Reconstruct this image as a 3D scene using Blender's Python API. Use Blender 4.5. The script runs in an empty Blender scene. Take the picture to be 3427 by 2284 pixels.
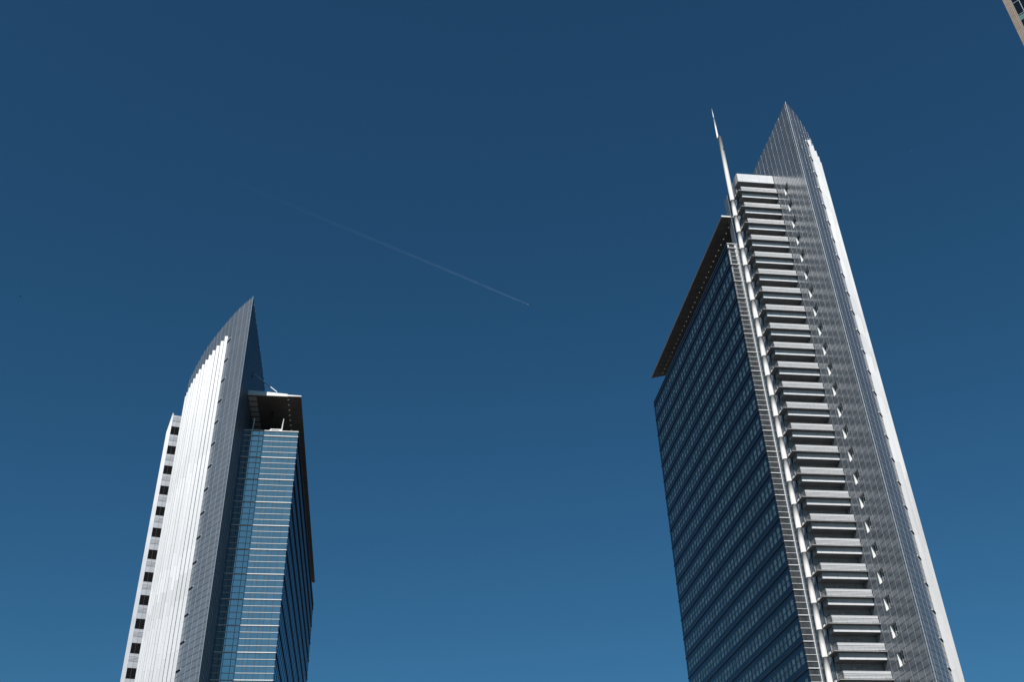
import bpy, math, random
from mathutils import Vector
random.seed(7)
S = bpy.context.scene
COL = S.collection
R = math.radians

# ------------------------------------------------------------------ materials
def mat(name, base=(.5, .5, .5), rough=.5, metal=0., spec=.5, island=0., noise=0., nscale=.6, bump=0., streak=False):
    m = bpy.data.materials.new(name); m.use_nodes = True
    nt = m.node_tree; N = nt.nodes; L = nt.links
    b = N['Principled BSDF']
    b.inputs['Base Color'].default_value = (*base, 1)
    b.inputs['Roughness'].default_value = rough
    b.inputs['Metallic'].default_value = metal
    b.inputs['Specular IOR Level'].default_value = spec
    val = None
    if island:
        g = N.new('ShaderNodeNewGeometry')
        mr = N.new('ShaderNodeMapRange'); L.new(g.outputs['Random Per Island'], mr.inputs['Value'])
        mr.inputs['To Min'].default_value = 1 - island; mr.inputs['To Max'].default_value = 1 + island
        val = mr.outputs['Result']
    tc = N.new('ShaderNodeTexCoord')
    if noise:
        mp = N.new('ShaderNodeMapping'); L.new(tc.outputs['Object'], mp.inputs['Vector'])
        mp.inputs['Scale'].default_value = (1, 1, .12) if streak else (1, 1, 1)
        n = N.new('ShaderNodeTexNoise'); n.inputs['Scale'].default_value = nscale; n.inputs['Detail'].default_value = 5
        L.new(mp.outputs['Vector'], n.inputs['Vector'])
        m2 = N.new('ShaderNodeMapRange'); L.new(n.outputs['Fac'], m2.inputs['Value'])
        m2.inputs['From Min'].default_value = .3; m2.inputs['From Max'].default_value = .7
        m2.inputs['To Min'].default_value = 1 - noise; m2.inputs['To Max'].default_value = 1 + noise
        if val is None: val = m2.outputs['Result']
        else:
            mm = N.new('ShaderNodeMath'); mm.operation = 'MULTIPLY'
            L.new(val, mm.inputs[0]); L.new(m2.outputs['Result'], mm.inputs[1]); val = mm.outputs['Value']
        mr2 = N.new('ShaderNodeMath'); mr2.operation = 'MULTIPLY'; mr2.inputs[1].default_value = rough
        L.new(m2.outputs['Result'], mr2.inputs[0]); L.new(mr2.outputs['Value'], b.inputs['Roughness'])
    if val is not None:
        vm = N.new('ShaderNodeVectorMath'); vm.operation = 'SCALE'
        vm.inputs[0].default_value = base; L.new(val, vm.inputs['Scale'])
        L.new(vm.outputs['Vector'], b.inputs['Base Color'])
    if bump:
        n2 = N.new('ShaderNodeTexNoise'); n2.inputs['Scale'].default_value = .9; n2.inputs['Detail'].default_value = 2
        L.new(tc.outputs['Object'], n2.inputs['Vector'])
        bp = N.new('ShaderNodeBump'); bp.inputs['Strength'].default_value = bump; bp.inputs['Distance'].default_value = .02
        L.new(n2.outputs['Fac'], bp.inputs['Height']); L.new(bp.outputs['Normal'], b.inputs['Normal'])
    return m

def mirror_glass(name, dark, tint, fac, rough=.02, island=.0):
    """coated facade glass: dark interior behind a tinted reflecting layer"""
    m = bpy.data.materials.new(name); m.use_nodes = True
    nt = m.node_tree; N = nt.nodes; L = nt.links
    out = N['Material Output']; N.remove(N['Principled BSDF'])
    d = N.new('ShaderNodeBsdfDiffuse'); d.inputs['Color'].default_value = (*dark, 1)
    g = N.new('ShaderNodeBsdfGlossy'); g.inputs['Color'].default_value = (*tint, 1); g.inputs['Roughness'].default_value = rough
    mx = N.new('ShaderNodeMixShader'); mx.inputs['Fac'].default_value = fac
    fr = N.new('ShaderNodeFresnel'); fr.inputs['IOR'].default_value = 1.5
    ad = N.new('ShaderNodeMath'); ad.operation = 'ADD'; ad.use_clamp = True; ad.inputs[1].default_value = fac
    L.new(fr.outputs['Fac'], ad.inputs[0]); L.new(ad.outputs['Value'], mx.inputs['Fac'])
    L.new(d.outputs['BSDF'], mx.inputs[1]); L.new(g.outputs['BSDF'], mx.inputs[2])
    L.new(mx.outputs['Shader'], out.inputs['Surface'])
    if island:
        ge = N.new('ShaderNodeNewGeometry')
        mr = N.new('ShaderNodeMapRange'); L.new(ge.outputs['Random Per Island'], mr.inputs['Value'])
        mr.inputs['To Min'].default_value = 1 - island; mr.inputs['To Max'].default_value = 1 + island
        vm = N.new('ShaderNodeVectorMath'); vm.operation = 'SCALE'; vm.inputs[0].default_value = dark
        L.new(mr.outputs['Result'], vm.inputs['Scale']); L.new(vm.outputs['Vector'], d.inputs['Color'])
        # panes never sit perfectly flat: a slight bow in each one
        tc = N.new('ShaderNodeTexCoord')
        n2 = N.new('ShaderNodeTexNoise'); n2.inputs['Scale'].default_value = .35; n2.inputs['Detail'].default_value = 1
        L.new(tc.outputs['Object'], n2.inputs['Vector'])
        bp = N.new('ShaderNodeBump'); bp.inputs['Strength'].default_value = .12; bp.inputs['Distance'].default_value = .04
        L.new(n2.outputs['Fac'], bp.inputs['Height']); L.new(bp.outputs['Normal'], g.inputs['Normal'])
    return m

M = dict(
    panel=mat('panel_metal', (.205, .225, .25), .20, .24, .62, island=.07, noise=.06, nscale=.25, bump=.10),
    panel_shaded=mat('panel_metal_shaded', (.06, .08, .11), .42, .1, .32, island=.06, noise=.06, nscale=.25),  # same cladding as panel; the shaded side's darkness is put into its colour
    backing=mat('joint_backing', (.035, .038, .045), .7),
    fin=mat('seam_aluminium', (.42, .46, .50), .4, .2),
    rib=mat('white_rib_cladding', (.57, .58, .595), .43, .0, .45, island=.10, noise=.06, nscale=.5, streak=True),
    white=mat('white_paint', (.78, .78, .77), .42, 0, .5, noise=.05, nscale=.7),
    slat=mat('anodised_slat', (.56, .565, .58), .34, .0, .5, noise=.06, nscale=2.),
    fascia=mat('fascia_panel', (.68, .69, .71), .36, .0, .5, island=.03, noise=.04),
    slab=mat('balcony_slab', (.36, .355, .35), .6, 0, .3, noise=.12, nscale=1.2),
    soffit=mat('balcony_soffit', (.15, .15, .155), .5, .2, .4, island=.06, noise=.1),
    recess=mat('recess_panel', (.31, .335, .355), .42, .3, .5, island=.06, noise=.06),
    joint=mat('dark_joint', (.03, .032, .036), .7),
    mast=mat('mast_paint', (.70, .675, .655), .5, 0, .4, noise=.09, nscale=1.4, streak=True),
    canopy_under=mat('canopy_underside', (.21, .185, .165), .65, 0, .3, noise=.15, nscale=.5),
    canopy_edge=mat('canopy_edge_brown', (.16, .13, .11), .6, 0, .3, noise=.12),
    spandrel=mirror_glass('spandrel_glass', (.010, .016, .022), (.68, .79, .90), .0, .05, island=.25),
    pane=mirror_glass('window_pane_curtain', (.085, .14, .155), (.66, .78, .88), .0, .04, island=.3),
    endglass=mirror_glass('end_glass', (.035, .05, .056), (1., .97, .95), .46, .015, island=.3),
    grey_refl_glass=mirror_glass('end_glass_grey_reflection', (.055, .06, .062), (.9, .92, .92), .24, .02, island=.35),  # same glass as endglass; its greyer reflection is put into the colour
    ledge=mat('facade_ledge', (.035, .037, .04), .55, .1, .4, noise=.15),
    bar=mat('facade_bar', (.10, .14, .19), .4, .4, .5),
    frame=mat('window_frame', (.50, .52, .53), .4, .2, .5),
    black=mat('dark_opening', (.008, .008, .009), .8, 0, .05),
    darkglass=mirror_glass('dark_window_glass', (.006, .007, .008), (.55, .65, .75), .04, .03),
    louvre=mat('louvre_panel', (.43, .445, .47), .4, .15, .5, island=.05, noise=.05),
    lampw=mat('lamp_white', (.42, .42, .41), .45),
    beige=mat('beige_stone', (.235, .19, .155), .75, 0, .3, island=.06, noise=.12, nscale=.8),
    beige_trim=mat('pale_trim', (.50, .44, .38), .5, 0, .4),
    greenpane=mirror_glass('green_blind_pane', (.10, .20, .17), (.7, .9, .9), .03, .04),
    ground=mat('paving', (.075, .074, .072), .85, 0, .2, noise=.2, nscale=.08),
    bird=mat('bird_feathers', (.03, .03, .035), .7, 0, .2, noise=.2),
    palebird=mat('pale_feathers', (.55, .55, .55), .6, 0, .3, noise=.1),
    plane=mat('aircraft_paint', (.82, .82, .82), .3, 0, .5, noise=.03),
)

# ------------------------------------------------------------------ mesh builder
class MB:
    def __init__(s): s.v = []; s.f = []; s.mi = []; s.ms = []
    def m(s, name):
        if name not in s.ms: s.ms.append(name)
        return s.ms.index(name)
    def face(s, pts, mt):
        i = len(s.v); s.v += [tuple(p) for p in pts]; s.f.append(tuple(range(i, i + len(pts)))); s.mi.append(s.m(mt))
    def box(s, a, b, mt):
        s.prism([(a[0], a[1]), (b[0], a[1]), (b[0], b[1]), (a[0], b[1])], a[2], b[2], mt)
    def prism(s, poly, z0, z1, mt, caps=True, top=None, bot=None):
        ar = sum(poly[i][0] * poly[(i + 1) % len(poly)][1] - poly[(i + 1) % len(poly)][0] * poly[i][1] for i in range(len(poly)))
        if ar < 0: poly = poly[::-1]
        n = len(poly); i = len(s.v)
        s.v += [(x, y, z0) for x, y in poly] + [(x, y, z1) for x, y in poly]
        k = s.m(mt)
        for j in range(n):
            s.f.append((i + j, i + (j + 1) % n, i + n + (j + 1) % n, i + n + j)); s.mi.append(k)
        if caps:
            s.f.append(tuple(i + n + j for j in range(n))); s.mi.append(s.m(top or mt))
            s.f.append(tuple(i + n - 1 - j for j in range(n))); s.mi.append(s.m(bot or mt))
    def obox(s, p, q, w0, w1, z0, z1, mt):
        """box along plan line p->q; offset from w0 to w1 on its right hand side (negative = left)"""
        d = Vector((q[0] - p[0], q[1] - p[1])); d.normalize(); nrm = Vector((d.y, -d.x))
        P = [Vector(p) + nrm * w0, Vector(q) + nrm * w0, Vector(q) + nrm * w1, Vector(p) + nrm * w1]
        s.prism([(v.x, v.y) for v in P], z0, z1, mt)
    def tube(s, pts, rad, mt, n=10):
        rings = []
        rad = rad if isinstance(rad, (list, tuple)) else [rad] * len(pts)
        pts = [Vector(p) for p in pts]; k = s.m(mt)
        for i, p in enumerate(pts):
            t = (pts[min(i + 1, len(pts) - 1)] - pts[max(i - 1, 0)]).normalized()
            u = t.cross(Vector((0, 0, 1)))
            if u.length < 1e-3: u = t.cross(Vector((0, 1, 0)))
            u.normalize(); w = t.cross(u)
            base = len(s.v)
            s.v += [tuple(p + (u * math.cos(a) + w * math.sin(a)) * rad[i]) for a in [2 * math.pi * j / n for j in range(n)]]
            rings.append(base)
        for a, b in zip(rings, rings[1:]):
            for j in range(n):
                s.f.append((a + j, a + (j + 1) % n, b + (j + 1) % n, b + j)); s.mi.append(k)
        s.f.append(tuple(rings[0] + j for j in range(n))); s.mi.append(k)
        s.f.append(tuple(rings[-1] + n - 1 - j for j in range(n))); s.mi.append(k)
    def build(s, name, parent=None, loc=None, smooth=False):
        me = bpy.data.meshes.new(name); me.from_pydata(s.v, [], s.f)
        for k in s.ms: me.materials.append(M[k])
        me.polygons.foreach_set('material_index', s.mi)
        if smooth: me.polygons.foreach_set('use_smooth', [True] * len(s.f))
        me.validate(); me.update()
        o = bpy.data.objects.new(name, me); COL.objects.link(o)
        if parent is not None:
            o.parent = parent
            o.location = loc if loc is not None else (0, 0, 0)
            if parent.type == 'EMPTY' and loc is None: o.location = -parent.location
        return o

def copy_part(o, dz=0., dy=0., dx=0.):
    c = o.copy(); COL.objects.link(c); c.parent = o.parent
    c.location = o.location + Vector((dx, dy, dz))
    for ch in [x for x in o.children]:
        g = ch.copy(); COL.objects.link(g); g.parent = c
    return c
def thing(name, loc, label, cat, group=None):
    o = bpy.data.objects.new(name, None); COL.objects.link(o); o.location = loc
    o['label'] = label; o['category'] = cat
    if group: o['group'] = group
    return o
def tag(o, label, cat, group=None):
    o['label'] = label; o['category'] = cat
    if group: o['group'] = group
    return o

H = 3.75            # storey height
PH = H / 4          # cladding panel height
def rows(zref, ztop):
    z = zref - PH * math.floor(zref / PH); out = [0.0]
    while z < ztop - .01:
        if z > .05: out.append(z)
        z += PH
    return out + [ztop]

def clad(mb, p, q, zs, out, mt='panel', skip=None, g=.035, off=.03):
    """one column of metal panels between plan points p and q; skip(z0,z1)->True leaves the cell open"""
    d = Vector((q[0] - p[0], q[1] - p[1])); ln = d.length; d.normalize(); o = Vector(out)
    a = Vector(p) + d * g * .6 + o * off; b = Vector(q) - d * g * .6 + o * off
    if Vector((d.y, -d.x)).dot(o) < 0: a, b = b, a
    for z0, z1 in zip(zs, zs[1:]):
        if skip and skip(z0, z1): continue
        t = [random.uniform(-.004, .004) for _ in range(4)]
        P = [(a.x + o.x * t[0], a.y + o.y * t[0], z0 + g), (b.x + o.x * t[1], b.y + o.y * t[1], z0 + g),
             (b.x + o.x * t[2], b.y + o.y * t[2], z1 - g), (a.x + o.x * t[3], a.y + o.y * t[3], z1 - g)]
        mb.face(P, mt)
def fin(mb, p, out, z0, z1, w=.022, h=.04):
    o = Vector(out).normalized(); d = Vector((-o.y, o.x)); p = Vector(p)
    P = [p - d * w + o * .01, p + d * w + o * .01, p + d * w + o * h, p - d * w + o * h]
    mb.prism([(v.x, v.y) for v in P], z0, z1, 'fin')
def normal(p, q, side):
    d = Vector((q[0] - p[0], q[1] - p[1])).normalized(); n = Vector((d.y, -d.x))
    return n if n.dot(Vector(side)) > 0 else -n

def opening_row(parent, xa, xb, y0, z0, z1, n, st):
    """strip of canopy with round openings; each opening is a white tube one can see the lit inside of"""
    cx = (xa + xb) / 2; r = .15; y1 = y0 + st; cy = (y0 + y1) / 2
    ca = math.atan2(st / 2, (xb - xa) / 2)
    an = sorted([2 * math.pi * i / 20 for i in range(20)] + [ca, math.pi - ca, math.pi + ca, 2 * math.pi - ca])
    def edge(t):
        c, s_ = math.cos(t), math.sin(t)
        k = min(((xb - xa) / 2) / abs(c) if abs(c) > 1e-9 else 1e9, (st / 2) / abs(s_) if abs(s_) > 1e-9 else 1e9)
        return cx + c * k, cy + s_ * k
    p = MB(); o = MB()
    for t, u_ in zip(an, an[1:] + [an[0] + 2 * math.pi]):
        e0, e1 = edge(t), edge(u_); c0 = (cx + r * math.cos(t), cy + r * math.sin(t)); c1 = (cx + r * math.cos(u_), cy + r * math.sin(u_))
        p.face([(*c0, z0), (*c1, z0), (*e1, z0), (*e0, z0)], 'canopy_under'); p.face([(*e0, z1), (*e1, z1), (*c1, z1), (*c0, z1)], 'canopy_edge')
        p.face([(*c0, z0), (*c0, z1), (*c1, z1), (*c1, z0)], 'canopy_edge')
        i0 = (cx + (r - .004) * math.cos(t), cy + (r - .004) * math.sin(t)); i1 = (cx + (r - .004) * math.cos(u_), cy + (r - .004) * math.sin(u_))
        g0 = (cx + (r + .04) * math.cos(t), cy + (r + .04) * math.sin(t)); g1 = (cx + (r + .04) * math.cos(u_), cy + (r + .04) * math.sin(u_))
        o.face([(*i0, z0 - .12), (*i0, z1 + .02), (*i1, z1 + .02), (*i1, z0 - .12)], 'lampw')
        o.face([(*g1, z0 - .12), (*g1, z0 - .004), (*g0, z0 - .004), (*g0, z0 - .12)], 'lampw')
        o.face([(*i1, z0 - .12), (*g1, z0 - .12), (*g0, z0 - .12), (*i0, z0 - .12)], 'lampw')
        o.face([(*i0, z1 + .02), (*g0, z1 + .02), (*g1, z1 + .02), (*i1, z1 + .02)], 'lampw')
    a = p.build('perforated_strip', parent, loc=(0, 0, 0)); b = o.build('soffit_opening', parent, loc=(0, 0, 0))
    for i in range(1, n):
        for src in (a, b):
            c = src.copy(); COL.objects.link(c); c.parent = parent; c.location = (0, st * i, 0)

# ------------------------------------------------------------------ the setting
gm = MB(); gm.face([(-30000, -30000, 0), (30000, -30000, 0), (30000, 30000, 0), (-30000, 30000, 0)], 'ground')
ground = gm.build('ground'); ground['kind'] = 'structure'

# ------------------------------------------------------------------ long office facade (both towers)
def long_facade(T, X, sgn, y0, y1, ztop, zl, kmax, first):
    """facade in plane x=X facing sgn*x, ledges at zl-k*H; returns nothing. first = y of the first pane"""
    wall = MB()
    xo = lambda d: X + sgn * d
    def bx(mb, d0, d1, ya, yb, za, zb, mt):
        mb.box((min(xo(d0), xo(d1)), ya, za), (max(xo(d0), xo(d1)), yb, zb), mt)
    n = int((y1 - 1.6 - first) / 1.62) + 1
    ed = [y0 + .02] + [first + 1.62 * i for i in range(n + 1)] + [y1 - .02]
    def quad(mb, d, ya, yb, za, zb, mt):
        P = [(xo(d), ya, za), (xo(d), yb, za), (xo(d), yb, zb), (xo(d), ya, zb)]
        mb.face(P if sgn > 0 else P[::-1], mt)
    for a, b in zip(ed, ed[1:]): quad(wall, .012, a + .015, b - .015, zl + .12, ztop - .1, 'spandrel')
    for k in range(kmax):
        z = zl - H * k
        for za, zb in ((z - PH, z - .12), (z - H + .04, z - 3 * PH)):
            for a, b in zip(ed, ed[1:]): quad(wall, .012, a + .015, b - .015, za, zb, 'spandrel')
    zb = zl - H * kmax
    for a, b in zip(ed, ed[1:]): quad(wall, .012, a + .015, b - .015, 0.1, zb, 'spandrel')
    bx(wall, -.15, .10, y0 + .003, y1 - .003, ztop - .1, ztop + .05, 'bar')
    wall.build('spandrel_glazing', T)
    # one storey: ledge, ribbon window with its bars
    led = MB(); bx(led, -.05, .12, y0 - .02, y1 + .02, zl - .08, zl + .05, 'ledge'); led = led.build('ledge', T)
    win = MB()
    quad(win, .006, y0 + .02, first - .05, zl - 3 * PH, zl - PH, 'spandrel')
    quad(win, .006, first + 1.62 * n, y1 - .02, zl - 3 * PH, zl - PH, 'spandrel')
    for i in range(n):
        a = first + 1.62 * i
        for za, zc in ((zl - 3 * PH, zl - 2 * PH), (zl - 2 * PH, zl - PH)):
            quad(win, .004, a, a + 1.0, za + .03, zc - .03, 'pane')
            quad(win, .004, a + 1.02, a + 1.62, za + .03, zc - .03, 'spandrel')
    for j in (1, 2, 3): bx(win, -.02, .05, y0 + .01, y1 - .01, zl - j * PH - .025, zl - j * PH + .025, 'bar')
    win = win.build('ribbon_window', T)
    for k in range(1, kmax):
        copy_part(led, -H * k); copy_part(win, -H * k)

def end_glazing(T, y, x0, x1, ztop, zl, kmax, mull, lw, gl='endglass'):
    """short glass end facing -y with projecting sills, one part per storey"""
    def storey(zt, zb, nrow, thick_at, nm):
        g = MB(); ed = [x0] + mull + [x1]
        zz = [zt - (zt - zb) * i / nrow for i in range(nrow + 1)]
        for c, d in zip(zz, zz[1:]):
            for a, b in zip(ed, ed[1:]):
                g.face([(a + .02, y, d + .03), (b - .02, y, d + .03), (b - .02, y, c - .03), (a + .02, y, c - .03)], gl)
        for a in mull: g.box((a - .03, y - .015, zb + .03), (a + .03, y + .06, zt - .03), 'joint')
        for c in zz[1:-1]: g.box((x0, y - .01, c - .04), (x1, y + .05, c + .04), 'joint')
        w = g.build('end_window', T)
        for i, c in enumerate(zz[:-1]):
            s = MB(); t = .065 if i == thick_at else .032
            s.box((x0 - (.05 if lw > 0 else 0), y - (.17 if i == thick_at else .09), c - t), (x1 + (.05 if lw < 0 else 0), y - .02, c + t * .55), 'white')
            s.build('sill', w, loc=(0, 0, 0))
        return w
    storey(ztop, zl, 1, 0, 'top')
    w = storey(zl, zl - H, 4, 0, 'std')
    for k in range(1, kmax): copy_part(w, -H * k)
    b = MB(); b.box((x0, y - .002, 0), (x1, y + .1, zl - H * kmax - .2), gl); b.build('lower_wall', T)

# ------------------------------------------------------------------ sail-shaped shells
def shell(T, name, pts, out_hint, zref, ztop, ridge_fin=True):
    mb = MB(); zs = rows(zref, ztop)
    for p, q in zip(pts, pts[1:]):
        n = normal(p, q, out_hint)
        clad(mb, p, q, zs, n)
    for i, p in enumerate(pts[1:-1], 1):
        n = (normal(pts[i - 1], p, out_hint) + normal(p, pts[i + 1], out_hint)).normalized()
        fin(mb, p, n, .2, ztop + .02)
    return mb.build(name, T)

# =================================================================== RIGHT TOWER
TR = thing('office_tower', (75, 150, 0), 'taller grey glass office tower with stacked balconies, white mast and pointed metal sail', 'building')
XF, YF, YB = 59.55, 136.55, 191.6
ZT, ZL = 120.0, 119.02
XS, YR, YE, ZS = 68.03, 119.6, 137.75, 139.2
# shell plan of the sail, curving back to the right from the ridge
SR = [(68.03, 119.6), (68.62, 120.12), (69.88, 121.22), (71.1, 122.42), (72.3, 123.66), (73.45, 124.94), (74.6, 126.27)]
ang = 38.
while len(SR) < 19:
    SR.append((SR[-1][0] + 1.72 * math.sin(R(ang)), SR[-1][1] + 1.72 * math.cos(R(ang)))); ang -= 3.2
body = MB()
body.prism([(XF, YF + .02), (61.12, YF + .02), (61.12, YE + .2), (SR[-1][0] - 3.5, YE + .2), (SR[-1][0] - 3.5, YB), (XF, YB)], 0, ZT - .06, 'backing')
body.build('main_block', TR)
WY0, WY1 = 125.66, 127.46
sail = MB()
sail.prism([(XS, YR), (XS, WY0 - .02), (XS + .62, WY0 - .02), (XS + .62, WY1 + .02), (XS, WY1 + .02), (XS, YE), (74., YE + .1), (SR[-1][0] - 1.5, SR[-1][1])] + SR[:0:-1], 0, ZS - .03, 'backing')
sail.build('sail_core', TR)
# left (flat) face of the sail
zsR = rows(40.43, ZS)
seams = [YR, YR + .55] + [YR + .55 + 1.6 * i for i in range(1, 12)]
seams = [s for s in seams if s < YE - .3] + [YE]
NW = 23; WZ = 41.37
def is_win(z0, z1):
    zc = (z0 + z1) / 2
    k = (zc - WZ) / H
    return -4 <= math.floor(k) <= 22 and (zc - WZ - math.floor(k) * H) < 1.875
lf = MB()
for a, b in zip(seams, seams[1:]):
    if b <= WY0 + .01 or a >= WY1 - .01:
        clad(lf, (XS, a), (XS, b), zsR, (-1, 0))
    else:
        clad(lf, (XS, a), (XS, b), zsR, (-1, 0), skip=is_win)
        if a < WY0: clad(lf, (XS, a), (XS, WY0), zsR, (-1, 0), skip=lambda x, y: not is_win(x, y))
        if b > WY1: clad(lf, (XS, WY1), (XS, b), zsR, (-1, 0), skip=lambda x, y: not is_win(x, y))
for s in seams[1:-1]:
    if WY0 < s < WY1:
        z = .2
        for k in range(-4, NW + 1):
            zt = WZ + H * k if k < NW else ZS
            fin(lf, (XS, s), (-1, 0), z, zt); z = zt + 1.875
    else: fin(lf, (XS, s), (-1, 0), .2, ZS + .02)
lf.build('sail_side_wall', TR)
fr = MB(); fin(fr, (XS, YR), (-.6, -.8), .1, ZS + .05, .03, .05); fr.build('ridge_trim', TR)
shell(TR, 'sail_curved_wall', SR, (1, -1), 40.43, ZS)
# windows of the sail
def sail_window():
    z0, z1 = WZ + .02, WZ + 1.855
    f = MB()
    x0, x1 = XS - .035, XS + .5
    f.box((x0, WY0, z0), (x1, WY0 + .05, z1), 'frame'); f.box((x0, WY1 - .05, z0), (x1, WY1, z1), 'white')  # far jamb gets whiter paint to stand for the sun on it
    f.box((x0, WY0 + .05, z0), (x1, WY1 - .05, z0 + .05), 'frame'); f.box((x0, WY0 + .05, z1 - .05), (x1, WY1 - .05, z1), 'recess')
    f.box((XS + .30, WY1 - .62, z0 + .05), (XS + .42, WY1 - .52, z1 - .05), 'frame')
    f.box((XS + .30, WY0 + .05, z0 + .62), (XS + .42, WY1 - .62, z0 + .80), 'frame')
    w = f.build('window', TR)
    g = MB()
    g.face([(XS + .36, WY1 - .05, z0 + .05), (XS + .36, WY1 - .05, z1 - .05), (XS + .36, WY0 + .05, z1 - .05), (XS + .36, WY0 + .05, z0 + .05)][::-1], 'darkglass')
    g.build('pane', w, loc=(0, 0, 0))
    b = MB()
    for i in range(4): b.box((XS + .22, WY0 + .06, z1 - .14 - .11 * i), (XS + .24, WY1 - .64, z1 - .11 - .11 * i), 'frame')
    b.build('blind', w, loc=(0, 0, 0))
    return w
w0 = sail_window()
for k in [x for x in range(-4, NW) if x != 0]: copy_part(w0, H * k)

# white fins of cladding stepping round the curved shell
def rib_object(T, poly, ztop):
    mb = MB(); z = 0.; ph = random.uniform(1, 3.7)
    while z < ztop:
        z1 = min(z + ph, ztop); ph = 3.75
        if ztop - z1 < .6: z1 = ztop
        mb.prism(poly, z + .006, z1 - .006, 'rib'); z = z1
    return mb.build('cladding_rib', T)
BR = [(73.72, 124.52), (74.81, 125.85), (75.86, 127.12), (76.91, 128.5), (77.88, 129.89)]
ang = 30.
while len(BR) < 14:
    BR.append((BR[-1][0] + 1.68 * math.sin(R(ang)), BR[-1][1] + 1.68 * math.cos(R(ang)))); ang -= 3.2
for i, b in enumerate(BR):
    a = (b[0] - .42, b[1] + .12)
    nn = R(42 - 1.7 * i); nv = (math.cos(nn), -math.sin(nn))
    rib_object(TR, [a, b, (b[0] - nv[0] * .55, b[1] - nv[1] * .55), (a[0] - nv[0] * .08, a[1] - nv[1] * .08)], 135.45)
# dark ventilation slots beside the first rib
def slot(T, p, q, hint, z, extra=()):
    mb = MB(); n = normal(p, q, hint); d = Vector((q[0] - p[0], q[1] - p[1])).normalized()
    P = [Vector(p) + n * .02, Vector(q) + n * .02, Vector(q) + n * .10, Vector(p) + n * .10]
    mb.prism([(v.x, v.y) for v in P], z - .27, z - .03, 'black')
    a = Vector(p) - d * .16
    P = [a + n * .02, a + d * .14 + n * .02, a + d * .14 + n * .13, a + n * .13]
    mb.prism([(v.x, v.y) for v in P], z - .20, z, 'frame')
    for e in extra: mb.box((e[0] - .06, e[1] - .02, z - .16), (e[0] + .06, e[1] + .2, z + .02), 'black')
    return mb.build('vent_slot', T)
s0 = slot(TR, (72.36, 123.73), (73.36, 124.84), (1, -1), 40.43)
for k in [x for x in range(-4, 26) if x]: copy_part(s0, H * k)

# core wall between the mast and the glass end, with panels
cw = MB(); zs = rows(40.43, 131.45)
cw.box((61.2, 132.05, 0), (67.98, YF - .03, 129.4), 'backing')
ys = [132.09, 132.9, 134.5, 136.1, 137.75]
cw.box((61.2, YF - .03, 120.1), (67.98, YE, 131.40), 'backing')
cw.box((61.2, 130.62, 129.56), (67.98, YF - .03, 131.40), 'backing')
for a, b in zip(ys, ys[1:]): clad(cw, (61.2, a), (61.2, b), zs, (-1, 0))
for y in (132.9, 134.5, 136.1): fin(cw, (61.2, y), (-1, 0), .2, 131.47)
cw.build('core_side_wall', TR)
# the box on top of the balconies
tb = MB()
xs = [61.22, 62.06, 63.6, 65.18, 66.78, 67.95]
for a, b in zip(xs, xs[1:]):
    tb.box((a + .012, 130.35, 129.62), (b - .012, 130.6, 130.52), 'fascia'); tb.box((a + .012, 130.35, 130.545), (b - .012, 130.6, 131.48), 'fascia')
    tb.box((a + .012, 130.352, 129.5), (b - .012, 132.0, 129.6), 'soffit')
tb.box((61.14, 130.36, 129.60), (61.19, 132.06, 130.52), 'panel'); tb.box((61.14, 130.36, 130.545), (61.19, 132.06, 131.48), 'panel')
tb.build('top_box', TR)
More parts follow.
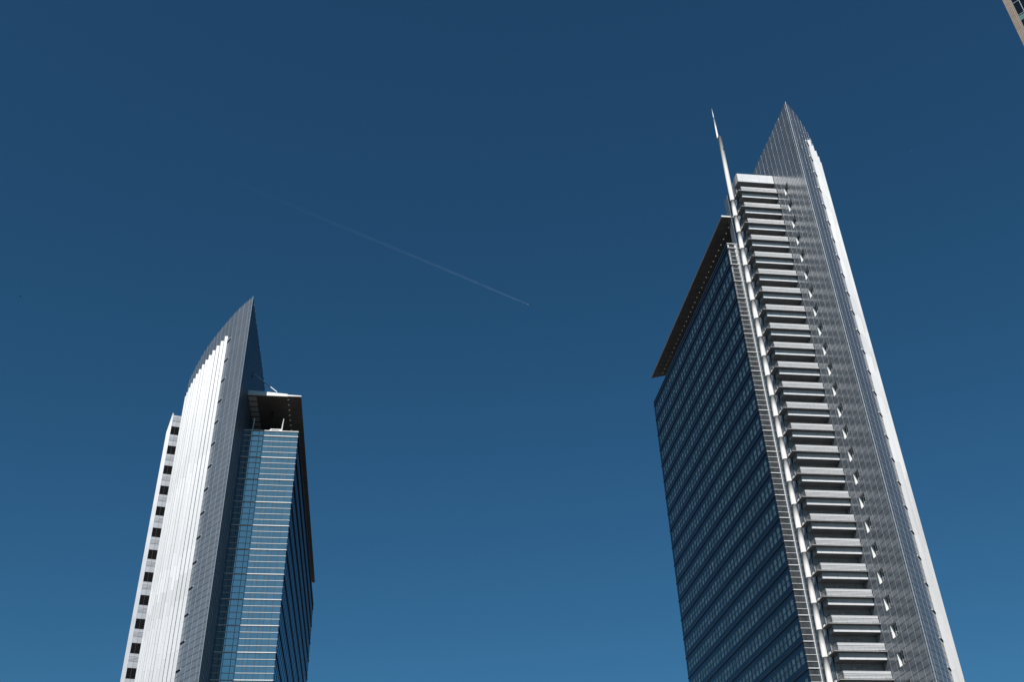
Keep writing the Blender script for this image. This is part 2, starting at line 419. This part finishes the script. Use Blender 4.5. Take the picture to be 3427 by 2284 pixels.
# balconies
ZB = 48.01
def balcony():
    s = MB()
    # floor slab with its pointed left end that reaches the mast
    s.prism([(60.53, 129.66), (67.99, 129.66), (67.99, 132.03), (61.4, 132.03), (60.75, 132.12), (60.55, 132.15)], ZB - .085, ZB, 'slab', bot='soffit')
    b = s.build('balcony', TR)
    f = MB()
    xs = [61.36, 62.06, 63.6, 65.18, 66.78, 67.98]
    for a, c in zip(xs, xs[1:]):
        f.box((a + .014, 130.30, ZB - .98), (c - .014, 130.36, ZB - .105), 'fascia')
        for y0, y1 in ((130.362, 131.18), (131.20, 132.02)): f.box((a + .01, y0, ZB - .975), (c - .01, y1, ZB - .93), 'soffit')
    f.box((61.36, 130.37, ZB - .97), (61.40, 132.03, ZB - .105), 'recess')
    f.build('fascia', b, loc=(0, 0, 0))
    r = MB()
    for z0, z1 in ((.80, 1.10), (.60, .73), (.42, .54), (.22, .36)):
        r.box((61.31, 129.95, ZB + z0), (67.9, 129.985, ZB + z1), 'slat')
    r.box((61.29, 129.93, ZB + 1.105), (67.92, 130.04, ZB + 1.15), 'white')
    for x in (61.42, 61.9, 63.4, 65.0, 66.5, 67.84):
        r.box((x - .02, 129.99, ZB + .01), (x + .02, 130.03, ZB + 1.10), 'joint')
    for z0, z1 in ((.82, 1.08), (.60, .73), (.42, .54), (.22, .36)):
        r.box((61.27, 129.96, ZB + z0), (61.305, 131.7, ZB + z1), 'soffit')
    r.box((61.25, 130.05, ZB + 1.105), (61.32, 131.7, ZB + 1.15), 'recess')
    r.build('railing', b, loc=(0, 0, 0))
    w = MB()
    for a, c in zip([61.24] + xs[1:], xs[1:]):
        w.box((a + .022, 132.0, ZB + .02), (c - .022, 132.04, ZB + 1.82), 'recess')
        w.box((a + .022, 132.0, ZB + 1.86), (c - .022, 132.04, ZB + 2.76), 'recess')
    w.box((64.36, 131.985, ZB + .05), (65.74, 131.998, ZB + 2.32), 'joint')
    w.box((64.40, 131.965, ZB + .05), (65.70, 131.984, ZB + 2.28), 'recess')
    w.build('back_wall', b, loc=(0, 0, 0))
    l = MB(); l.tube([(63.98, 131.9, ZB + 2.2), (63.98, 131.998, ZB + 2.2)], [.12, .14], 'lampw', 14); l.build('wall_lamp', b, loc=(0, 0, 0))
    br = MB(); br.box((60.62, 131.2, ZB + .01), (60.72, 131.75, ZB + .32), 'white'); br.build('corner_bracket', b, loc=(0, 0, 0))
    return b
b0 = balcony()
for k in range(-5, 22):
    if k: copy_part(b0, H * k)
# long facade and glass end
long_facade(TR, XF, -1, YF, YB, ZT, ZL, 25, 137.5)
end_glazing(TR, YF, XF, 61.08, ZT, ZL, 24, [60.2, 60.78], 1, 'grey_refl_glass')
pt = MB(); pt.box((61.085, YF - .14, 0), (61.155, YF - .005, ZT + .02), 'white'); pt.build('corner_post', TR)
# sash slivers added on the long facade to stand for sun glints
for y, z in ((139.72, 102.6), (147.8, 83.7), (167.3, 91.2), (147.85, 72.4), (147.9, 68.7), (169.0, 72.4)):
    o = MB(); o.prism([(XF - .02, y), (XF - .02, y + .03), (XF - .10, y - .05), (XF - .10, y - .08)], z - .42, z + .42, 'recess'); o.build('glint_sash', TR)
# roof canopy on the right tower
ZC = 126.0
cn = MB()
cn.prism([(59.38, 136.15), (61.097, 136.15), (61.097, 190.15), (59.5, 190.9)], ZC + .06, ZC + .34, 'canopy_edge', bot='canopy_under')
cn.prism([(62.003, YE + .33), (67, YE + .33), (67, 189.2), (62.003, 189.2)], ZC + .06, ZC + .34, 'canopy_edge', bot='canopy_under')
cn.prism([(61.1, 189.235), (67, 189.235), (67, 191), (63.2, 189.3), (61.1, 190.1)], ZC + .062, ZC + .338, 'canopy_edge', bot='canopy_under')
n = int((190.5 - 138) / 1.65)
for i in range(n):
    y = 138.3 + 1.65 * i
    cn.box((59.62, y - .05, ZC - .02), (61.08, y + .05, ZC + .055), 'canopy_under'); cn.box((62.05, y - .05, ZC - .02), (66.9, y + .05, ZC + .055), 'canopy_under')
    for j in range(8): cn.box((62.0 + j * .62, y + .10, ZC - .06), (62.25 + j * .62, y + 1.5, ZC + .055), 'canopy_under')
cno = cn.build('roof_canopy', TR)
ef = MB(); ef.box((59.30, 136.05, ZC), (61.05, 136.14, ZC + .30), 'white'); ef.box((61.13, 136.35, ZC + .02), (61.19, 137.2, ZC + .28), 'white'); ef.build('canopy_front_trim', cno, loc=(0, 0, 0))
opening_row(cno, 61.1, 62.0, 138.08, ZC + .06, ZC + .34, 31, 1.65)
for i in range(7):
    cp = MB(); y = 141 + 8 * i; cp.tube([(64.5, y, ZT - .06), (64.5, y, ZC + .08)], .14, 'ledge', 8); cp.build('canopy_post', TR)
rb = MB(); rb.box((66.4, 139, ZT - .05), (82, 188, ZC - .3), 'recess'); rb.build('roof_plant_room', TR)
# mast
mm = MB(); C0 = (60.38, 132.49)
mz = [0.] + [ZB - .05 - H * 12 + H * i for i in range(34)]
mz = [z for z in mz if z < 128.5] + [142.9]
for a, b in zip(mz, mz[1:]):
    mm.tube([(C0[0], C0[1], a + .02), (C0[0], C0[1], b - .02)], .385, 'mast', 28)
    mm.tube([(C0[0], C0[1], b - .021), (C0[0], C0[1], b + .021)], .37, 'joint', 28)
mast = mm.build('mast', TR)
for pl in mast.data.polygons: pl.use_smooth = len(pl.vertices) == 4
an = MB(); an.tube([(60.06, 132.6, 142.7), (60.04, 132.6, 148.2)], [.17, .15], 'white', 14); an.tube([(60.04, 132.6, 148.2), (60.0, 132.6, 150.75)], [.075, .06], 'white', 10)
an.build('antenna', mast, loc=(0, 0, 0), smooth=True)
bc = MB()
for dx, dz in ((-.02, 0), (.12, .12), (-.02, .3), (.16, -.1)): bc.box((60.40 + dx, 132.02, 139.2 + dz), (60.50 + dx, 132.14, 139.32 + dz), 'ledge')
bc.build('obstruction_light', mast, loc=(0, 0, 0))

# =================================================================== LEFT TOWER
TL = thing('office_tower', (-24, 170, 0), 'shorter office tower with white ribbed shell, pale pointed sail and blue glass end', 'building')
XG, YG, YGB = -13.05, 143.96, 219.6
ZTL, ZLL = 82.35, 81.45
XP, YP, ZP = -21.4, 135.03, 101.55
SL = [(-21.4, 135.03), (-21.9, 135.73), (-22.83, 137.0), (-23.72, 138.3), (-24.55, 139.65), (-25.4, 141.1), (-26.2, 142.5), (-27.0, 143.95), (-27.79, 145.43),
      (-28.52, 146.86), (-29.24, 148.26), (-29.97, 149.8), (-30.66, 151.3), (-31.32, 152.78), (-31.93, 154.33), (-32.56, 155.88), (-33.14, 157.45), (-33.7, 158.92), (-34.26, 160.53), (-34.82, 162.35)]
body = MB()
body.prism([(XG, YG + .01), (XP + .1, YG + .01), (XP + .1, 162), (-34, 162.4), (-34, YGB), (XG, YGB)], 0, ZTL - .06, 'backing'); body.build('main_block', TL)
sail = MB(); sail.prism([(XP, YP), (XP, 162.3)] + SL[:0:-1], 0, ZP - .03, 'backing'); sail.build('sail_core', TL)
zsL = rows(44.14, ZP)
sm = [YP, YP + .55] + [YP + .55 + 1.62 * i for i in range(1, 17)] + [162.3]
lf = MB()
for a, b in zip(sm, sm[1:]): clad(lf, (XP, a), (XP, b), zsL, (1, 0), 'panel_shaded')
for s in sm[1:-1]: fin(lf, (XP, s), (1, 0), .2, ZP, .03, .045)
lf.build('sail_side_wall', TL)
fr = MB(); fin(fr, (XP, YP), (.35, -.93), .1, ZP + .05, .03, .05); fr.build('ridge_trim', TL)
shell(TL, 'sail_curved_wall', SL, (-1, -1), 44.14, ZP)
AL = [(-25.82, 140.99), (-26.59, 142.4), (-27.41, 143.83), (-28.2, 145.26), (-28.94, 146.7), (-29.65, 148.19), (-30.38, 149.66), (-31.08, 151.16), (-31.72, 152.65),
      (-32.35, 154.18), (-32.95, 155.7), (-33.5, 157.2), (-34.05, 158.75), (-34.5, 160.1)]
for i, a in enumerate(AL):
    w = (.44, .447, .44, .435, .425, .40, .38, .345, .31, .275, .245, .215, .19, .18)[i]
    b = (a[0] + w, a[1] - .03 + random.uniform(-.012, .012)); c = (a[0] + w + .14 + .01 * i, a[1] + .26)
    th = R(60 + .9 * i)
    rib_object(TL, [a, b, c, (c[0] + .05, c[1] + .2), (a[0] + math.sin(th) * .5, a[1] + math.cos(th) * .5)], 97.8)
s0 = slot(TL, (-24.56, 139.72), (-25.29, 140.9), (-1, -1), 44.14, [(x + .50, y + .05) for x, y in AL[1:5]])
for k in [x for x in range(-5, 15) if x]: copy_part(s0, H * k)
# bay of openings at the outer edge of the shell
P0, P1 = Vector((-35.88, 160.03)), Vector((-34.45, 160.36))
bd = (P1 - P0).normalized(); bn = Vector((bd.y, -bd.x))
bay = MB()
def bayq(mb, t0, t1, z0, z1, o0, o1, mt):
    a = P0 + bd * t0; b = P0 + bd * t1
    P = [a + bn * o0, b + bn * o0, b + bn * o1, a + bn * o1]
    mb.prism([(v.x, v.y) for v in P], z0, z1, mt)
W = (P1 - P0).length
bay.prism([tuple(P0), tuple(P1), (-34.3, 164), (-35.9, 164)], 0, 93.6, 'backing')
bay.build('bay_core', TL)
ZW = 54.12
def bay_storey():
    b = MB()
    for a, c in ((.02, W * .5 - .012), (W * .5 + .012, W)):
        bayq(b, a, c, ZW - 1.57 - .34, ZW - 1.58, .01, .07, 'louvre')
        for i in range(4): bayq(b, a, c, ZW - 2.07 - .20 * i, ZW - 1.92 - .20 * i, .01, .11, 'louvre')
        bayq(b, a, c, ZW - 2.80, ZW - 2.72, .01, .07, 'louvre')
        bayq(b, a, c, ZW - 3.73, ZW - 2.83, .01, .07, 'louvre')
    bayq(b, .0, W, ZW - 2.72, ZW - 1.92, .002, .012, 'joint')
    o = b.build('louvre_panel', TL)
    w = MB(); bayq(w, .02, W, ZW - 1.57, ZW + .01, .004, .02, 'black'); bayq(w, W * .42, W * .45, ZW - 1.5, ZW - .05, .021, .03, 'joint')
    return o, w.build('bay_opening', TL)
o, w = bay_storey()
for k in range(-8, 11):
    if k: copy_part(w, H * k)
    if k: copy_part(o, H * k)
tp = MB()
for a, c in ((.02, W * .5 - .012), (W * .5 + .012, W)):
    z = ZW + 10 * H
    bayq(tp, a, c, z + .02, z + .92, .01, .07, 'louvre'); bayq(tp, a, c, z + .95, z + 1.03, .01, .07, 'louvre')
    for i in range(4): bayq(tp, a, c, z + 1.10 + .2 * i, z + 1.25 + .2 * i, .01, .11, 'louvre')
    bayq(tp, a, c, z + 1.90, z + 2.20, .01, .07, 'louvre')
tp.build('bay_parapet', TL)
fn = MB(); q0 = P0 + bn * .08; q1 = P0 + Vector((-.62, -.10))
for (a, b) in ((q0, q0 + (q1 - q0) * .45), (q0 + (q1 - q0) * .46, q1)): pass
P = [(q0.x, q0.y), (q1.x, q1.y), (q1.x + .05, q1.y + 3.4), (q0.x - .01, q0.y + 3.4)]
fn.prism(P, 0, 90.4, 'louvre')
i0 = len(fn.v)
fn.v += [(*P[0], 90.4), (*P[1], 90.4), (*P[2], 90.4), (*P[3], 90.4), (*P[0], 94.2), (P[0][0] - .16, P[0][1] - .02, 94.2), (P[3][0] - .16, P[3][1], 94.2), (*P[3], 94.2)]
for f in ((0, 1, 5, 4), (1, 2, 6, 5), (2, 3, 7, 6), (3, 0, 4, 7), (4, 5, 6, 7)):
    fn.f.append(tuple(i0 + j for j in f[::-1])); fn.mi.append(fn.m('louvre'))
fn.build('bay_edge_fin', TL)
long_facade(TL, XG, 1, YG + .02, YGB, ZTL, ZLL, 20, YG + 1.0)
end_glazing(TL, YG, XP + .08, XG, ZTL, ZLL, 20, [-20.55, -19.95, -18.93, -18.29, -17.31, -16.74, -15.74, -15.13, -14.13], -1)
# roof canopy of the left tower
ZC = 88.25
cn = MB()
cn.prism([(XP + .06, 143.3), (-15.603, 143.3), (-15.603, 221.4), (-20, 221.4), (-20, 162), (XP + .06, 162)], ZC + .06, ZC + .30, 'canopy_edge', bot='canopy_under')
cn.prism([(-14.697, 143.3), (-13.08, 143.3), (-13.2, 221.4), (-14.697, 221.4)], ZC + .06, ZC + .22, 'canopy_edge', bot='canopy_under')
cn.prism([(-15.6, 165.99), (-14.7, 165.99), (-14.7, 221.4), (-15.6, 221.4)], ZC + .062, ZC + .298, 'canopy_edge', bot='canopy_under')
for i in range(24):
    y = 144.1 + 1.62 * i
    cn.box((-19.9, y - .06, ZC - .03), (-15.62, y + .06, ZC + .055), 'canopy_under'); cn.box((-14.68, y - .06, ZC - .03), (-13.35, y + .06, ZC + .055), 'canopy_under')
    for j in range(6): cn.box((-19.0 + j * .5, y + .12, ZC - .05), (-18.8 + j * .5, y + 1.46, ZC + .055), 'canopy_under')
cno = cn.build('roof_canopy', TL)
ef = MB()
x0, x1, x2 = XP + .04, -15.2, -13.05
yA, yB = 143.1, 143.28
def taper(xa, xb, ha, hb, zc):
    V = [(xa, yA, zc[0] - ha), (xb, yA, zc[1] - hb), (xb, yA, zc[1] + hb), (xa, yA, zc[0] + ha)]
    V += [(x, yB, z) for x, y, z in V]; i = len(ef.v); ef.v += V
    for f in ((0, 1, 2, 3), (5, 4, 7, 6), (0, 4, 5, 1), (3, 2, 6, 7), (1, 5, 6, 2), (0, 3, 7, 4)):
        ef.f.append(tuple(i + j for j in f)); ef.mi.append(ef.m('white'))
taper(x0, x1, .42, .21, (88.72, 88.47)); taper(x1 + .01, x2, .12, .07, (88.43, 88.40))
ef.build('canopy_front_trim', cno, loc=(0, 0, 0))
bk = MB(); bk.box((XP + .1, 143.55, ZC - .09), (-20.03, 144.75, ZC - .035), 'white'); bk0 = bk.build('soffit_bracket', cno, loc=(0, 0, 0))
for i in range(1, 8):
    c = bk0.copy(); COL.objects.link(c); c.parent = cno; c.location = (0, 1.62 * i, 0)
opening_row(cno, -15.6, -14.7, 143.3, ZC + .06, ZC + .30, 14, 1.62)
st = MB(); st.tube([(XP + .05, 146.3, 94.3), (-16.9, 143.2, 89.02)], .075, 'white', 8)
st.tube([(XP + .02, 146.3, 94.3), (XP + .2, 146.3, 94.3)], .12, 'ledge', 10); st.tube([(XP + .02, 144.9, 92.85), (XP + .25, 144.9, 92.85)], .10, 'black', 10)
st.build('canopy_strut', TL)
pr = MB(); pr.box((-33, 164, ZTL - .05), (-19, 217, ZC + .02), 'recess'); pr.build('roof_plant_room', TL)
for i in range(9):
    cp = MB(); y = 148 + 8 * i; cp.tube([(-17.8, y, ZTL - .06), (-17.8, y, ZC + .07)], .14, 'ledge', 8); cp.build('canopy_post', TL)
# window-cleaning rail and arm behind the parapet
rl = MB()
rl.box((-17.5, 145.4, 83.42), (-15.7, 145.52, 83.58), 'white'); rl.box((-17.75, 145.35, 82.5), (-17.35, 145.8, 83.40), 'white'); rl.box((-16.1, 145.35, 82.5), (-15.72, 145.8, 83.40), 'white')
rl.tube([(-15.75, 145.5, 83.5), (-15.7, 145.45, 84.5), (-15.6, 145.3, 85.4)], [.11, .09, .06], 'white', 8)
rl.tube([(-20.3, 145.5, 82.4), (-20.15, 145.5, 85.4)], [.10, .08], 'white', 8)
rl.box((-20.0, 146.2, 82.4), (-18.3, 146.5, 83.3), 'frame')
rl.build('cleaning_rail', TL)

# =================================================================== BEIGE BUILDING at the right edge
E0 = Vector((57.04, 57.02)); u = Vector((.609, -.793)); v = Vector((.793, .609)); no = Vector((-.793, -.609)); HB = 104.
TB = thing('high_rise', (75, 60, 0), 'beige stone building corner with dark windows at the top right edge', 'building')
LB, DB = 42.9, 45.
bb = MB()
def PQ(s, d): q = E0 + u * s + v * d; return (q.x, q.y)
bb.prism([PQ(0.02, .3), PQ(LB - .02, .3), PQ(LB - .02, DB), PQ(.02, DB)], 0, HB - .05, 'beige'); bb.build('core', TB)
fm = MB(); st_h = 3.6; bw = 3.3
def fbox(mb, s0, s1, d0, d1, z0, z1, mt):
    mb.prism([PQ(s0, d0), PQ(s1, d0), PQ(s1, d1), PQ(s0, d1)], z0, z1, mt)
nb = 13
z = 0.
while z < HB - .1:
    for i in range(nb + 1):
        s = i * 3.25; w = .44 if i == 0 else .36
        fbox(fm, s, s + w, 0, .5, z + .01, min(z + 1.8, HB) - .01, 'beige')
    for s0, d0 in ((0, .52), ): 
        for j in range(22): fbox(fm, -.02, .3, d0 + j * 2.02, d0 + j * 2.02 + 2.0, z + .01, min(z + 1.8, HB) - .01, 'beige')
    z += 1.8
fm.build('stone_frame', TB)
tr = MB()
for i in range(nb): fbox(tr, i * 3.25 + (.46 if i == 0 else .37), i * 3.25 + (.49 if i == 0 else .40), .04, .3, 0, HB, 'beige_trim')
tr.build('window_trim', TB)
def bstorey(z):
    g = MB()
    for i in range(nb):
        s = i * 3.25 + .64
        fbox(g, s - .12, s, .2, .29, z, z + st_h, 'beige')
        fbox(g, s, s + 2.6, .26, .29, z + 2.5, z + st_h - .03, 'darkglass')
        fbox(g, s, s + .55, .26, .29, z + .04, z + .75, 'greenpane'); fbox(g, s, s + .55, .26, .29, z + .8, z + 2.45, 'darkglass')
        fbox(g, s + .62, s + 2.6, .26, .29, z + .04, z + 2.45, 'greenpane' if (i * 7 + int(z)) % 3 == 0 else 'darkglass')
        fbox(g, s + .55, s + .61, .2, .29, z, z + 2.5, 'recess'); fbox(g, s, s + 2.6, .2, .255, z + 2.455, z + 2.505, 'recess'); fbox(g, s, s + .55, .2, .255, z + .755, z + .805, 'recess')
    return g.build('window_band', TB)
z = 1.0
while z < HB - st_h:
    bstorey(z); z += st_h

# =================================================================== SKY THINGS
tip = Vector((1981, 11904, 9000)); d3 = Vector((3893, 2175, 0)).normalized()
tail = tip - d3 * 5700
cm = bpy.data.materials.new('ice_trail'); cm.use_nodes = True
nt = cm.node_tree; N = nt.nodes; L = nt.links
N.remove(N['Principled BSDF'])
df = N.new('ShaderNodeBsdfDiffuse'); df.inputs['Color'].default_value = (.62, .82, .95, 1)
tl = N.new('ShaderNodeBsdfTranslucent'); tl.inputs['Color'].default_value = (.62, .82, .95, 1)
ad = N.new('ShaderNodeMixShader'); L.new(df.outputs[0], ad.inputs[1]); L.new(tl.outputs[0], ad.inputs[2])
tp_ = N.new('ShaderNodeBsdfTransparent'); mx = N.new('ShaderNodeMixShader')
tc = N.new('ShaderNodeTexCoord'); sp = N.new('ShaderNodeSeparateXYZ'); L.new(tc.outputs['Object'], sp.inputs[0])
mr = N.new('ShaderNodeMapRange'); L.new(sp.outputs['X'], mr.inputs['Value'])
mr.inputs['From Min'].default_value = 0; mr.inputs['From Max'].default_value = 5700; mr.inputs['To Min'].default_value = .0; mr.inputs['To Max'].default_value = 1.
pw = N.new('ShaderNodeMath'); pw.operation = 'POWER'; pw.inputs[1].default_value = 2.3; L.new(mr.outputs[0], pw.inputs[0])
nz = N.new('ShaderNodeTexNoise'); nz.inputs['Scale'].default_value = .006; nz.inputs['Detail'].default_value = 4; L.new(tc.outputs['Object'], nz.inputs['Vector'])
mu = N.new('ShaderNodeMath'); mu.operation = 'MULTIPLY'; L.new(pw.outputs[0], mu.inputs[0]); L.new(nz.outputs['Fac'], mu.inputs[1])
m2 = N.new('ShaderNodeMath'); m2.operation = 'MULTIPLY'; L.new(mu.outputs[0], m2.inputs[0]); m2.inputs[1].default_value = .135
L.new(m2.outputs[0], mx.inputs['Fac']); L.new(tp_.outputs[0], mx.inputs[1]); L.new(ad.outputs[0], mx.inputs[2])
L.new(mx.outputs[0], N['Material Output'].inputs['Surface'])
M['trail'] = cm
ct = MB(); pts = []; rad = []
for i in range(41):
    f = i / 40
    pts.append((5700 * f, 14 * math.sin(f * 5) * (1 - f), 5 * math.sin(f * 9) * (1 - f))); rad.append(7 + 13 * (1 - f) ** .6)
ct.tube(pts, rad, 'trail', 10)
tro = ct.build('contrail', smooth=True); tro.location = tail; tro.rotation_euler = (0, 0, math.atan2(d3.y, d3.x))
tag(tro, 'thin white vapour trail fading across the blue sky behind the aircraft', 'contrail')
ap = thing('airliner', tip + d3 * 45, 'tiny white airliner at the bright end of the vapour trail', 'plane'); ap.rotation_euler = (0, 0, math.atan2(d3.y, d3.x))
def lp(mb): return mb
f = MB(); f.tube([(-19, 0, 0), (-14, 0, .3), (-6, 0, 0), (12, 0, 0), (17, 0, -.2), (19.5, 0, -.6)], [.4, 1.4, 2, 2, 1.5, .3], 'plane', 14); f.build('fuselage', ap, loc=(0, 0, 0), smooth=True)
def slab3(mb, P, t):
    i = len(mb.v); mb.v += [(x, y, z - t) for x, y, z in P] + [(x, y, z + t) for x, y, z in P]; n = len(P); k = mb.m('plane')
    mb.f += [tuple(i + n - 1 - j for j in range(n)), tuple(i + n + j for j in range(n))] + [(i + j, i + (j + 1) % n, i + n + (j + 1) % n, i + n + j) for j in range(n)]; mb.mi += [k] * (n + 2)
for s in (1, -1):
    w = MB(); slab3(w, [(5, 1.5 * s, -.8), (-1.5, 1.5 * s, -.8), (-6.5, 17 * s, .6), (-4.8, 17 * s, .6)][::s], .25); w.build('wing', ap, loc=(0, 0, 0))
    e = MB(); e.tube([(3.8, 5.5 * s, -2), (0.2, 5.5 * s, -1.9)], [1, .8], 'plane', 10); e.build('engine', ap, loc=(0, 0, 0))
    h = MB(); slab3(h, [(-14.5, .6 * s, .8), (-17.5, .6 * s, .8), (-19.5, 6.5 * s, 1.2), (-18, 6.5 * s, 1.2)][::s], .15); h.build('tailplane', ap, loc=(0, 0, 0))
t = MB(); t.face([(-13, .15, 1), (-18, .15, 1), (-20.3, .15, 7.5), (-17.8, .15, 7.5)], 'plane'); t.face([(-13, -.15, 1), (-17.8, -.15, 7.5), (-20.3, -.15, 7.5), (-18, -.15, 1)], 'plane'); t.build('tail_fin', ap, loc=(0, 0, 0))
def bird(loc, rz, sc, mt, label):
    b = MB()
    b.tube([(-.17, 0, 0), (-.10, 0, 0), (0, 0, 0), (.09, 0, .005), (.14, 0, .02), (.17, 0, .01)], [.012, .03, .045, .03, .022, .004], mt, 8)
    for s in (1, -1):
        P = [(.05, .02 * s, .02), (.06, .14 * s, .06), (.0, .30 * s, .03), (-.05, .15 * s, .05), (-.06, .02 * s, .02)]
        i = len(b.v); b.v += [(x, y, z) for x, y, z in P] + [(x, y, z + .012) for x, y, z in P]; k = b.m(mt)
        b.f += [tuple(i + j for j in range(5)), tuple(i + 9 - j for j in range(5))] + [(i + j, i + (j + 1) % 5, i + 5 + (j + 1) % 5, i + 5 + j) for j in range(5)]; b.mi += [k] * 7
    o = b.build('bird'); o.location = loc; o.rotation_euler = (R(8), 0, rz); o.scale = (sc,) * 3
    tag(o, label, 'bird', 'birds flying high up')
bird(Vector((-.31871, .76784, .55573)) * 190 + Vector((0, 0, 1.6)), R(35), .95, 'bird', 'tiny dark bird in the empty sky near the left edge')
bird(Vector((.45456, .60859, .65038)) * 260 + Vector((0, 0, 1.6)), R(-50), .8, 'palebird', 'tiny pale bird in the sky right of the taller tower')

# ------------------------------------------------------------------ light, sky, camera
AZ, EL = R(199.8), R(42.6)
W_ = bpy.data.worlds.new('World'); S.world = W_; W_.use_nodes = True
N = W_.node_tree.nodes; L = W_.node_tree.links
sky = N.new('ShaderNodeTexSky'); sky.sky_type = 'NISHITA'; sky.sun_disc = False
sky.sun_elevation = EL; sky.sun_rotation = AZ; sky.altitude = 100; sky.air_density = 1.0; sky.dust_density = .6; sky.ozone_density = 1.6
bg = N['Background']; bg.inputs['Strength'].default_value = .05
tn = N.new('ShaderNodeVectorMath'); tn.operation = 'MULTIPLY'; tn.inputs[1].default_value = (.40, .985, 1.24)
L.new(sky.outputs[0], tn.inputs[0]); L.new(tn.outputs[0], bg.inputs['Color'])
sd = Vector((math.sin(AZ) * math.cos(EL), math.cos(AZ) * math.cos(EL), math.sin(EL)))
ld = bpy.data.lights.new('sun', 'SUN'); ld.energy = 5.; ld.angle = R(.5); ld.color = (1, .965, .92)
lo = bpy.data.objects.new('sun', ld); COL.objects.link(lo); lo.location = (0, 0, 300); lo.rotation_euler = sd.to_track_quat('Z', 'Y').to_euler()

cd = bpy.data.cameras.new('camera'); cam = bpy.data.objects.new('camera', cd); COL.objects.link(cam)
cd.sensor_width = 36; cd.lens = 36.243; cd.clip_end = 60000; cd.clip_start = .1
h, p, r = .14676, .60500, -.03551
fw = Vector((math.sin(h) * math.cos(p), math.cos(h) * math.cos(p), math.sin(p)))
r0 = Vector((math.cos(h), -math.sin(h), 0)); u0 = r0.cross(fw)
rt = r0 * math.cos(r) + u0 * math.sin(r); up = -r0 * math.sin(r) + u0 * math.cos(r)
from mathutils import Matrix
mw = Matrix((rt, up, -fw)).transposed().to_4x4(); mw.translation = (-.027, .962, 1.681)
cam.matrix_world = mw
S.camera = cam
S.view_settings.view_transform = 'Standard'; S.view_settings.look = 'None'
S.view_settings.exposure = 0.; S.view_settings.gamma = 1
S.cycles.max_bounces = 8; S.cycles.transparent_max_bounces = 16
S.render.film_transparent = False
